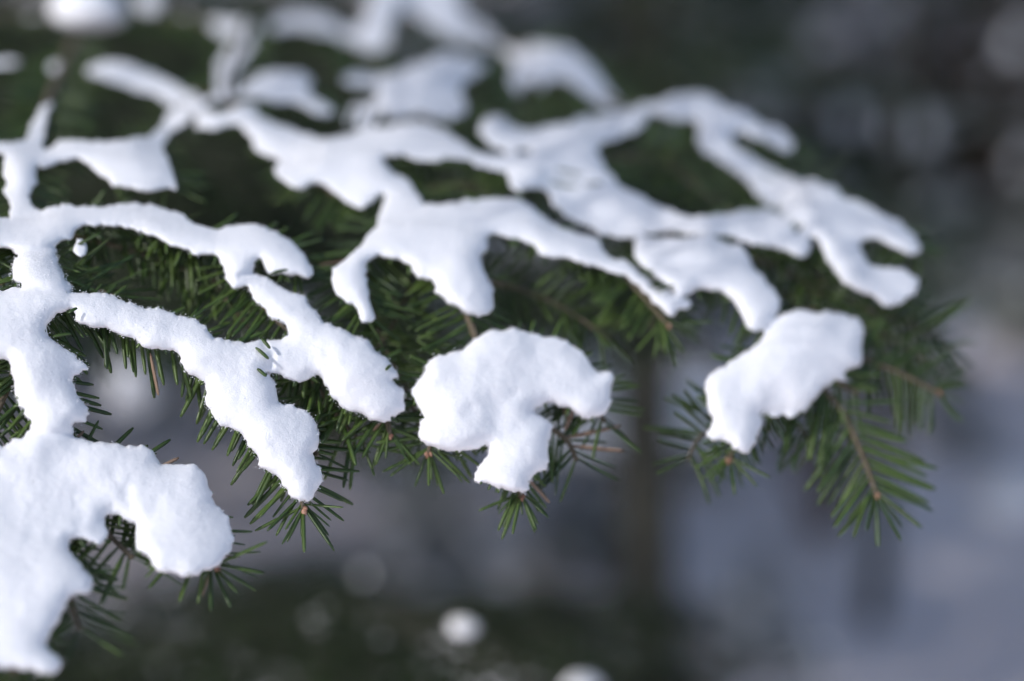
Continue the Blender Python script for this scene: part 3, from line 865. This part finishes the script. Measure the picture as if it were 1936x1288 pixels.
def snow_lump(px, py, d, wpx, hpx, label, seed, group, deep=1.0):
    s = K * d
    v, q = lump_mesh(wpx * s, wpx * s * deep, hpx * s * 1.35, seed)
    p = unproj(px, py, d)
    o = add('snow_clump', mesh_from('snow_clump', v, [q], M_SNOW), loc=p)
    tag(o, label, 'snow', group)
    return o
snow_lump(168, 26, 1.30, 74, 42, 'big round blurred snow ball touching the top edge at upper left', 3, 'snow clumps lying on the near fir branches')
GF = 'blurred snow clumps behind the near branches'
snow_lump(875, 1188, 1.22, 31, 15, 'lone blurred white snow blob low in the dark green background', 5, GF)
snow_lump(245, 748, 2.4, 46, 52, 'pale blurred snow heap glimpsed under the left ridge needles', 9, GF)
for px, py, d, w_, h_, lab in [
    (1560, 92, 6.6, 34, 34, 'grey out-of-focus snow disc near the top right edge'),
    (1600, 235, 6.4, 26, 26, 'dim out-of-focus snow spot right of the hooked arch'),
    (1722, 262, 6.2, 46, 40, 'larger grey out-of-focus snow spot right of the dim one'),
    (1682, 20, 7.0, 40, 26, 'bluish out-of-focus snow spot at the top edge'),
    (1925, 95, 6.0, 20, 30, 'tall pale out-of-focus snow spot at the right edge'),
    (1932, 320, 6.4, 16, 26, 'pale out-of-focus snow spot at the right edge below the tall one'),
    (1880, 165, 6.6, 15, 18, 'dim out-of-focus snow spot beside the tall pale one'),
    (1820, 640, 4.6, 34, 40, 'bluish out-of-focus snow spot beside the far right needles'),
    (1905, 955, 3.9, 60, 46, 'pale out-of-focus snow lump added as a sun fleck at the right edge lower down'),  # lump added where a fleck of sunlight brightens the ground
    (690, 1088, 1.9, 9, 9, 'small faint out-of-focus highlight below the sharp ridge end, added as a lump'),  # lump shaped to stand for a blurred glint in the foliage
    (555, 1135, 2.0, 8, 7, 'tiny faint out-of-focus highlight low at left, added as a lump'),  # another lump in place of a blurred glint
    (1300, 690, 3.4, 36, 60, 'greyish out-of-focus snow patch right of the slender trunk')]:
    snow_lump(px, py, d, w_, h_, lab, int(px), GF)
snow_lump(1100, 1296, 1.24, 36, 16, 'blurred white snow blob cut by the bottom edge', 6, GF)

# ------------------------------------------------------------------ generic sprays for the layers behind
def spray_arrays(length, nlat, seed, lo=True, per_m=560, L0=0.021):
    """stem along +X, flat in XY, top +Z"""
    r = np.random.default_rng(seed)
    st = Acc(); nd = Acc()
    t = np.linspace(0, 1, 12)
    stem = np.stack([t * length, 0.03 * length * np.sin(t * 3 + seed), -0.10 * length * t * t], -1)
    up = np.tile([0, 0, 1.0], (len(stem), 1))
    tube(st, stem, 0.0022 * length / 0.3, 0.0010, 6)
    lines = [stem]
    for i in range(nlat):
        f = 0.12 + 0.84 * i / nlat
        s = 1 if i % 2 else -1
        p = np.array([np.interp(f, t, stem[:, c]) for c in range(3)])
        a = math.radians(r.uniform(42, 62)); l = length * (0.55 * (1 - f) + 0.12) * r.uniform(0.8, 1.15)
        k = np.linspace(0, 1, 7)[:, None]
        dr = np.array([math.cos(a), s * math.sin(a), 0.0])
        ln = p + k * l * dr + np.concatenate([0.15 * l * k * k, -s * 0.08 * l * k * k, -0.18 * l * k * k], 1)
        tube(st, ln, 0.0016, 0.0009, 5)
        lines.append(ln)
        if l > 0.10:
            for ff in (0.35, 0.6):
                pp = p + ff * l * dr
                for s2 in (1, -1):
                    a2 = math.atan2(dr[1], dr[0]) + s2 * math.radians(45)
                    l2 = l * 0.38 * r.uniform(0.7, 1.2)
                    ln2 = pp + np.linspace(0, 1, 5)[:, None] * l2 * np.array([math.cos(a2), math.sin(a2), -0.15])
                    tube(st, ln2, 0.0011, 0.0007, 4)
                    lines.append(ln2)
    for ln in lines:
        b, dv, u_, L = twig_needles(ln, np.tile([0, 0, 1.0], (len(ln), 1)), per_m, L0, (-40, 35))
        F = needle_frames(b, dv, u_, L)
        kk = rng.integers(0, len(N_LO), len(F))
        for j in range(len(N_LO)):
            if (kk == j).any(): nd.many(N_LO[j][0], N_LO[j][1], F[kk == j])
    return st, nd

SPR = []
for sd_, (ln, nl) in enumerate([(0.24, 14), (0.30, 18), (0.36, 20)]):
    st, nd = spray_arrays(ln, nl, sd_ + 40)
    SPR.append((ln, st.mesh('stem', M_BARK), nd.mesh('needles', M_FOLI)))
st, nd = spray_arrays(0.28, 12, 91, per_m=190)  # sparse variant, so the added sprays overhead cast only thin shade
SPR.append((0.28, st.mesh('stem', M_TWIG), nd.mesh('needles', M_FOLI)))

def highlight_mesh(n, length, seed):  # tiny snow lumps added as the dappled highlights of the low sprays
    r = np.random.default_rng(seed)
    lv, lq = lump_mesh(1, 1, 1, seed, 8, 6, 0.25)
    ac = Acc()
    for i in range(n):
        f = r.uniform(0.15, 1.0); y = r.uniform(-1, 1) * length * (0.42 * (1 - f) + 0.08)
        z = -0.10 * length * f * f - 0.15 * abs(y) + 0.004
        sz = length * r.choice([0.004, 0.006, 0.008]) * r.uniform(0.7, 1.3)
        a = r.uniform(0, 3.14); ca, sa = math.cos(a), math.sin(a)
        M = np.array([[ca, -sa, 0], [sa, ca, 0], [0, 0, 1]]) @ np.diag([sz * r.uniform(1, 2.2), sz, sz * 0.6])
        ac.many(lv, lq, np.concatenate([M, np.array([[f * length], [y], [z]])], 1)[None])
    return ac.mesh('snow_highlights', M_SNOW)
HIGHLIGHTS = [highlight_mesh(64, 0.36, 5), highlight_mesh(46, 0.36, 6)]

def orient(a, b, up):
    x = unit(b - a); y = unit(np.cross(up, x)); z = np.cross(x, y)
    return np.stack([x, y, z], -1)

def place_spray(A, B, label, group, k=None, upv=None, far=1.0):
    a = unproj(A[0], A[1], A[2] * far); b = unproj(B[0], B[1], B[2] * far)
    Lw = np.linalg.norm(b - a)
    if k is None: k = int(np.argmin([abs(s[0] - Lw) for s in SPR[:3]]))
    R = orient(a, b, np.array([0.15, -0.35, 1.0]) if upv is None else np.array(upv))
    s = Lw / SPR[k][0]
    root = bpy.data.objects.new('fir_branch', None); root.empty_display_size = 0.03
    COL.objects.link(root)
    root.matrix_world = mat_from(np.concatenate([R * s, a[:, None]], 1))
    tag(root, label, 'fir branch', group)
    add('stem', SPR[k][1], root)
    g = add('needles', SPR[k][2], root); tag(g, kind='stuff')
    return root

GM = 'snowless fir sprays under the near branches'
for A, B, lab in [
    ((130,470,.93), (500,660,.90), 'dark snowless fir spray under the arched left ridge'),
    ((600,520,1.0), (800,860,.93), 'green snowless fir spray between the stepped strip and the fan-shaped clump'),
    ((880,450,1.08), (1260,640,1.02), 'dark fir spray hanging behind the right arm of the central snow mass'),
    ((740,470,1.02), (960,640,.97), 'dark fir spray behind the hanging middle arm of the central mass'),
    ((350,310,1.25), (640,460,1.12), 'dark fir spray below the sagging snow bridge'),
    ((60,60,1.6), (420,300,1.4), 'dark blurred fir spray behind the curved strip at upper left'),
    ((250,10,1.9), (560,180,1.6), 'dark blurred fir spray behind the upright strip at upper left'),
    ((640,0,1.9), (960,220,1.6), 'dark blurred fir spray behind the ragged blurred patch'),
    ((960,60,1.8), (1240,240,1.55), 'dark blurred fir spray under the horseshoe of snow'),
    ((1230,240,1.4), (1500,470,1.25), 'dark fir spray below the hooked snow arch'),
    ((1420,500,1.2), (1800,680,1.10), 'green blurred fir spray under the forked far right strip'),
    ((780,290,1.25), (1010,400,1.15), 'dark fir spray filling the hollow under the middle mass'),
    ((-60,330,1.2), (240,420,1.08), 'dark fir spray behind the column at the left edge'),
    ((-80,90,1.5), (150,330,1.3), 'dark fir spray behind the stick-like strip at the left edge'),
    ((480,380,1.3), (720,560,1.15), 'dark fir spray behind the rounded lobe and the central left arm'),
    ((1180,430,1.15), (1330,650,1.08), 'dark fir spray behind the small ragged flake'),
    ((120,180,1.5), (520,300,1.3), 'dark fir spray filling the gap above the steep-ended wedge'),
    ((280,300,1.35), (460,420,1.2), 'dark fir spray right of the steep-ended wedge'),
    ((430,330,1.4), (560,440,1.25), 'dark fir spray above the rounded lobe'),
    ((540,90,1.6), (720,220,1.4), 'dark blurred fir spray left of the ragged blurred patch'),
    ((880,120,1.6), (1060,260,1.4), 'dark blurred fir spray between the ragged patch and the horseshoe'),
    ((640,380,1.2), (760,560,1.1), 'dark fir spray left of the central snow mass'),
    ((180,430,1.1), (420,560,1.0), 'dark fir spray in the gap under the arched ridge'),
    ((980,460,1.15), (1180,600,1.08), 'dark fir spray under the right central arm'),
    ((0,120,1.7), (300,60,1.5), 'dark blurred fir spray under the big blurred ball'),
    ((1130,250,1.45), (1330,420,1.3), 'dark fir spray in the hollow of the diagonal band'),
    ((-60,-20,1.75), (300,70,1.55), 'dark blurred fir spray along the top left corner'),
    ((220,-30,1.8), (560,90,1.55), 'dark blurred fir spray along the top edge left of centre'),
    ((90,330,1.15), (360,400,1.05), 'dark fir spray between the wedge and the arched ridge'),
    ((330,250,1.2), (520,380,1.08), 'dark fir spray under the slanting strip'),
    ((200,200,1.25), (330,270,1.15), 'dark fir spray left of the slanting strip'),
    ((560,370,1.12), (660,470,1.04), 'dark fir spray below the scalloped lobe'),
    ((1180,260,1.3), (1330,400,1.2), 'dark fir spray beside the diagonal band needles'),
]:
    place_spray(A, B, lab, GM, far=1.15)

# unseen sprays added above the frame to shade the back of the near branches
def place_spray_world(a, b, label, group, k):
    a = np.array(a); b = np.array(b)
    sc_ = np.linalg.norm(b - a) / SPR[k][0]
    root = bpy.data.objects.new('fir_branch', None); root.empty_display_size = 0.03
    COL.objects.link(root)
    root.matrix_world = mat_from(np.concatenate([orient(a, b, np.array([0, 0, 1.0])) * sc_, a[:, None]], 1))
    tag(root, label, 'fir branch', group)
    add('stem', SPR[k][1], root)
    tag(add('needles', SPR[k][2], root), kind='stuff')
for i, (tx, ty) in enumerate([(820, 150), (1040, 120), (1230, 215), (1360, 200), (1640, 420), (860, 40)]):
    c = unproj(tx, ty, depth(tx, ty)) + SUN * (0.62 + 0.05 * i)
    place_spray_world(c + np.array([-0.06, 0.17, 0.05]), c + np.array([0.03, -0.09, -0.02]),
                      'added fir spray above the top edge, out of sight, shading the upper snow', 'unseen fir sprays added above the frame for shade', 3)

GL = 'blurred fir sprays low in the background'
for A, B, lab in [
    ((100,1120,2.1), (560,1260,1.75), 'blurred dark fir spray low at left under the corner clump'),
    ((420,1160,2.2), (760,1330,1.8), 'blurred dark fir spray at the bottom edge left of the lone white blob'),
    ((640,1130,1.55), (960,1230,1.22), 'blurred dark fir spray holding the lone white blob'),
    ((860,1230,1.6), (1150,1325,1.26), 'blurred dark fir spray at the bottom edge holding the cut-off blob'),
    ((60,1220,2.0), (360,1380,1.7), 'blurred dark fir spray in the bottom left corner'),
    ((1000,1090,2.6), (1180,1200,2.2), 'faint blurred fir spray low beside the slender trunk'),
    ((250,1090,2.5), (620,1200,2.1), 'blurred dark fir spray below the sharp ridge end'),
]:
    rt = place_spray(A, B, lab, GL, k=2)
    tag(add('snow_highlights', HIGHLIGHTS[len(lab) % 2], rt), kind='stuff')

# ------------------------------------------------------------------ trees
def foliage_bough(seed, length):
    """coarser bough for trees: stem + flat fans of needles, as arrays"""
    r = np.random.default_rng(seed)
    nd = Acc()
    tri_v = np.array([(0.06, 0, 0), (-0.06, 0, 0), (0.05, 0, 0.6), (-0.05, 0, 0.6), (0, -0.02, 1.0)])
    tri_t = np.array([(0, 1, 3), (0, 3, 2), (2, 3, 4)])
    lines = []
    t = np.linspace(0, 1, 9)
    stem = np.stack([t * length, 0.02 * np.sin(4 * t), -0.16 * length * t ** 1.6 + 0.05 * length * t ** 4], -1)
    nl = int(length / 0.045)
    for i in range(nl):
        f = 0.15 + 0.83 * i / nl; s = 1 if i % 2 else -1
        p = np.array([np.interp(f, t, stem[:, c]) for c in range(3)])
        l = length * (0.48 * (1 - f) + 0.10) * r.uniform(0.7, 1.2); a = math.radians(r.uniform(40, 65))
        k = np.linspace(0, 1, 4)[:, None]
        lines.append(p + k * l * np.array([math.cos(a), s * math.sin(a), -0.15 + 0.1 * r.normal()]))
    lines.append(stem)
    for ln in lines:
        b, dv, u_, L = twig_needles(ln, np.tile([0, 0, 1.0], (len(ln), 1)), 120, 0.048, (-50, 40))
        nd.many(tri_v, tri_t, needle_frames(b, dv, u_, L))
    st = Acc(); tube(st, stem, 0.010 * length, 0.002, 5)
    return np.concatenate(nd.v), np.concatenate(nd.t), np.concatenate(st.v), st

FB = [foliage_bough(60 + i, 1.0) for i in range(3)]

def tree_meshes(seed, height, rad, z0, nb, skip=None, tr_k=0.016, snow_p=0.55):
    """trunk, limbs, crown and snow meshes of a fir standing at the origin"""
    r = np.random.default_rng(seed)
    tr = Acc()
    k = np.linspace(0, 1, 14)
    line = np.stack([0.03 * height * 0.2 * np.sin(k * 5 + seed), 0.03 * height * 0.2 * np.cos(k * 4 + seed), k * height - 0.15], -1)
    line[:, :2] -= line[0, :2]
    tr_r = tr_k * height
    tube(tr, line, tr_r, 0.01, 12, 0.04)
    cr = Acc(); lb = Acc(); sn = Acc()
    lv, lq = lump_mesh(1, 1, 1, seed, 12, 8, 0.2)
    for i in range(nb):
        f = (i + r.uniform(0, 1)) / nb
        z = z0 + (height - z0) * f * 0.97
        L = rad * (1 - f) ** 0.8 * r.uniform(0.75, 1.15) + 0.12
        az = i * 2.39996 + r.uniform(-0.4, 0.4)
        if skip is not None and skip(z, az, L): continue
        ca, sa = math.cos(az), math.sin(az)
        tilt = r.uniform(-0.30, 0.10) + 0.25 * f
        ct, s_t = math.cos(tilt), math.sin(tilt)
        Rz = np.array([[ca, -sa, 0], [sa, ca, 0], [0, 0, 1]]) @ np.array([[ct, 0, -s_t], [0, 1, 0], [s_t, 0, ct]]) * L
        o_ = np.array([np.interp(z, line[:, 2], line[:, 0]), np.interp(z, line[:, 2], line[:, 1]), z])
        M1 = np.concatenate([Rz, o_[:, None]], 1)[None]
        fv, ft, sv, stt = FB[r.integers(0, 3)]
        cr.many(fv, ft, M1)
        sv2 = sv @ Rz.T + o_
        lb.add(sv2, stt.t[0], stt.q[0])
        for q_ in range(2):
            if r.uniform() < snow_p:
                ff = r.uniform(0.35, 0.95)
                c = Rz @ np.array([ff, r.uniform(-0.15, 0.15), -0.16 * ff ** 1.6 + 0.02]) + o_
                sz = L * r.uniform(0.07, 0.15)
                S_ = np.diag([sz * r.uniform(0.8, 1.8), sz * r.uniform(0.7, 1.2), sz * 0.4])
                M2 = np.concatenate([np.array([[ca, -sa, 0], [sa, ca, 0], [0, 0, 1]]) @ S_, c[:, None]], 1)[None]
                sn.many(lv, lq, M2)
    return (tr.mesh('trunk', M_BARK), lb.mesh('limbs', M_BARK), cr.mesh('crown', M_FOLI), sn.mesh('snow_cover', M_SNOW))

TREES = [tree_meshes(1, 7.0, 1.5, 0.25, 80), tree_meshes(2, 9.0, 1.9, 0.5, 90)]
YOUNG = tree_meshes(3, 4.0, 0.50, 0.84, 80, tr_k=0.0115, snow_p=0.04)
LOW = [tree_meshes(8, 2.4, 1.0, 0.06, 60, snow_p=0.5), tree_meshes(9, 1.8, 0.9, 0.05, 56, snow_p=0.5)]
HOST = tree_meshes(4, 7.5, 1.5, 0.80, 100, skip=lambda z, az, L: z > 1.15 and L > 0.7 and math.cos(az + math.pi / 2) > 0.35)

def place_tree(meshes, x, y, rot, s, label, group, name='fir_tree'):
    root = bpy.data.objects.new(name, None); root.empty_display_size = 0.3
    COL.objects.link(root)
    root.location = (x, y, float(ground_z(x, y))); root.rotation_euler = (0, 0, rot); root.scale = (s, s, s)
    tag(root, label, 'fir tree', group)
    for n, me in zip(('trunk', 'limbs', 'crown', 'snow_cover'), meshes):
        c = add(n, me, root)
        if n in ('crown', 'snow_cover', 'limbs'): tag(c, kind='stuff')
    return root

GT_ = 'fir trees around the near branches'
place_tree(HOST, -1.05, 3.2, 0, 1.0, 'dark fir tree whose shaded lower boughs fill the upper left background', GT_)
p = unproj(1242, 900, 3.15)
place_tree(YOUNG, p[0], p[1], 0.4, 1.05, 'slender young fir with a dark upright trunk right of the centre', GT_)
ALLT = TREES + LOW
for x, y, rot, s, m, lab in [
    (0.25, 7.6, 0.5, 1.0, 2, 'far low fir behind the slender young fir'),
    (1.15, 8.0, 1.8, 1.0, 3, 'far low fir with grey snow patches at upper right'),
    (1.75, 7.0, 2.9, 0.85, 3, 'far low fir at the right edge with a pale snow patch'),
    (0.75, 10.0, 3.9, 1.2, 2, 'dim low fir deep in the forest at the top edge'),
    (2.1, 10.5, 5.0, 1.2, 2, 'dim low fir deep in the forest at the upper right corner'),
    (-0.6, 8.0, 0.9, 1.1, 2, 'far low fir behind the dark upper left boughs'),
    (-0.2, 5.4, 1.5, 0.7, 3, 'small dark fir behind the centre of the near branches'),
    (1.5, 13.5, 2.2, 1.1, 1, 'hazy tall fir farthest back in the upper right'),
    (0.75, 7.3, 2.5, 0.7, 2, 'small far fir in front of the dark forest at upper right'),
    (1.5, 8.8, 0.4, 1.2, 3, 'dark low fir between the grey snow spots'),
    (1.35, 6.9, 4.4, 0.6, 3, 'smallest dark fir below the grey snow spots'),
    (2.3, 8.6, 3.3, 1.2, 3, 'dark low fir beyond the right edge spots'),
    (0.2, 9.6, 1.3, 1.3, 3, 'dark low fir at the top edge centre'),
    (-0.5, 4.7, 0.6, 0.2, 2, 'tiny snowy fir seedling below the sharp ridge end'),
    (0.06, 5.0, 2.6, 0.14, 3, 'tiny snowy fir seedling below the fan-shaped clump'),
    (-0.12, 3.5, 2.1, 0.17, 2, 'small fir seedling rising above the lone white blob'),
    (0.14, 3.8, 5.1, 0.2, 3, 'small fir seedling left of the slender trunk'),
    (0.42, 3.4, 0.9, 0.13, 3, 'small fir seedling at the foot of the slender trunk'),
    (0.36, 4.4, 4.6, 0.16, 2, 'tiny snowy fir seedling just left of the slender trunk'),
    (1.02, 4.75, 5.6, 0.14, 3, 'tiny dark fir seedling below the far right needles'),
    (-0.2, 3.9, 3.6, 0.10, 3, 'smallest snowy fir seedling above the low sprays'),
    (1.2, 6.2, 2.6, 0.30, 3, 'small fir at the edge of the dark forest'),
    (1.5, 5.9, 0.2, 0.22, 2, 'smaller fir at the edge of the dark forest by the right edge'),
    (0.85, 6.2, 4.2, 0.26, 2, 'small fir at the forest edge behind the hooked arch'),
    (-2.5, 10.2, 3.6, 1.0, 1, 'fir tree farthest back at left of the frame'),
    (-1.2, 6.3, 3.1, 0.9, 2, 'dark low fir far behind the left ridges'),
    (-3.4, 4.6, 2.0, 1.0, 1, 'fir tree left of the frame shading the snow'),
    (-2.9, 1.1, 4.0, 0.75, 0, 'nearest fir tree left of the frame'),
    (-2.7, 2.3, 0.2, 0.9, 0, 'nearer fir tree left of the frame'),
    (-1.75, 5.3, 0.6, 0.9, 0, 'fir tree behind the dark upper left boughs'),
    (-4.6, 7.4, 1.1, 1.1, 1, 'farther fir tree left of the frame'),
    (-5.4, 2.6, 3.0, 1.2, 0, 'tallest fir tree left of the frame'),
    (-2.2, 7.6, 5.3, 1.0, 0, 'fir tree far back at left of the frame'),
    (3.2, 4.6, 0.3, 1.0, 1, 'fir tree right of the frame'),
]:
    place_tree(ALLT[m], x, y, rot, s, lab, GT_)

# brown leafless shrubs at the forest edge
def bare_shrub(x, y, hgt, seed, label):
    r = np.random.default_rng(seed)
    root = bpy.data.objects.new('bare_shrub', None); COL.objects.link(root)
    root.location = (x, y, float(ground_z(x, y)))
    tag(root, label, 'shrub', 'leafless brown shrubs at the forest edge')
    for i in range(9):
        ac = Acc()
        az = r.uniform(0, 6.28); lean = r.uniform(0.15, 0.7)
        e = np.linspace(0, 1, 7)[:, None]
        dr = np.array([math.cos(az) * lean, math.sin(az) * lean, 1.0]) * hgt * r.uniform(0.7, 1.1)
        ln = e * dr + 0.04 * r.normal(size=(7, 3)) * e
        tube(ac, ln, 0.009, 0.003, 5)
        for k in range(12):
            f = r.uniform(0.25, 1.0); p = f * dr
            d2 = unit(r.normal(size=3) + np.array([0, 0, 0.7])) * hgt * r.uniform(0.15, 0.4)
            tube(ac, p + np.linspace(0, 1, 4)[:, None] * d2, 0.0035, 0.0015, 4)
        add('shrub_stem', ac.mesh('shrub_stem', M_BROWN), root)
for i, (x, y, hg, lab) in enumerate([(1.55, 6.6, 0.8, 'reddish brown leafless shrub right of the grey snow spots'), (1.1, 7.0, 0.7, 'brown leafless shrub below the grey snow spots'),
        (1.75, 7.6, 0.9, 'tall brown leafless shrub near the upper right corner'), (0.55, 6.6, 0.7, 'brown leafless shrub above the hooked arch'),
        (1.35, 7.3, 0.9, 'brown leafless shrub among the grey snow spots'), (1.9, 6.9, 0.8, 'brown leafless shrub by the right edge'),
        (0.12, 4.5, 0.5, 'faint leafless shrub behind the fan-shaped clump'), (-0.35, 4.3, 0.45, 'faint leafless shrub below the sharp ridge end'), (0.62, 4.1, 0.4, 'faint leafless shrub right of the slender trunk')]):
    bare_shrub(x, y, hg, 70 + i, lab)

# a bare dark trunk standing in the snow at lower right
def bare_trunk(px, py, d, r, hgt, label):
    p = unproj(px, py, d)
    ac = Acc()
    k = np.linspace(0, 1, 10)
    line = np.stack([0.02 * np.sin(k * 4), 0.02 * np.cos(k * 3), k * hgt - 0.1], -1)
    tube(ac, line, r * 1.15, r * 0.6, 12, 0.05)
    root = bpy.data.objects.new('bare_tree', None); COL.objects.link(root)
    root.location = (p[0], p[1], float(ground_z(p[0], p[1])))
    tag(root, label, 'tree', GT_)
    add('trunk', ac.mesh('trunk', M_BARK), root)
    for q_ in range(6):
        z = hgt * (0.3 + 0.1 * q_); az = q_ * 2.4
        st = Acc(); e = np.linspace(0, 1, 6)[:, None]
        tube(st, np.array([0, 0, z]) + e * 0.5 * np.array([math.cos(az), math.sin(az), 0.25]) + e * e * np.array([0, 0, -0.1]), 0.012, 0.003, 6)
        add('limb', st.mesh('limb', M_BARK), root)
    return root
bare_trunk(1655, 1100, 3.95, 0.020, 3.2, 'dim bluish bare trunk standing in the shaded snow at lower right')
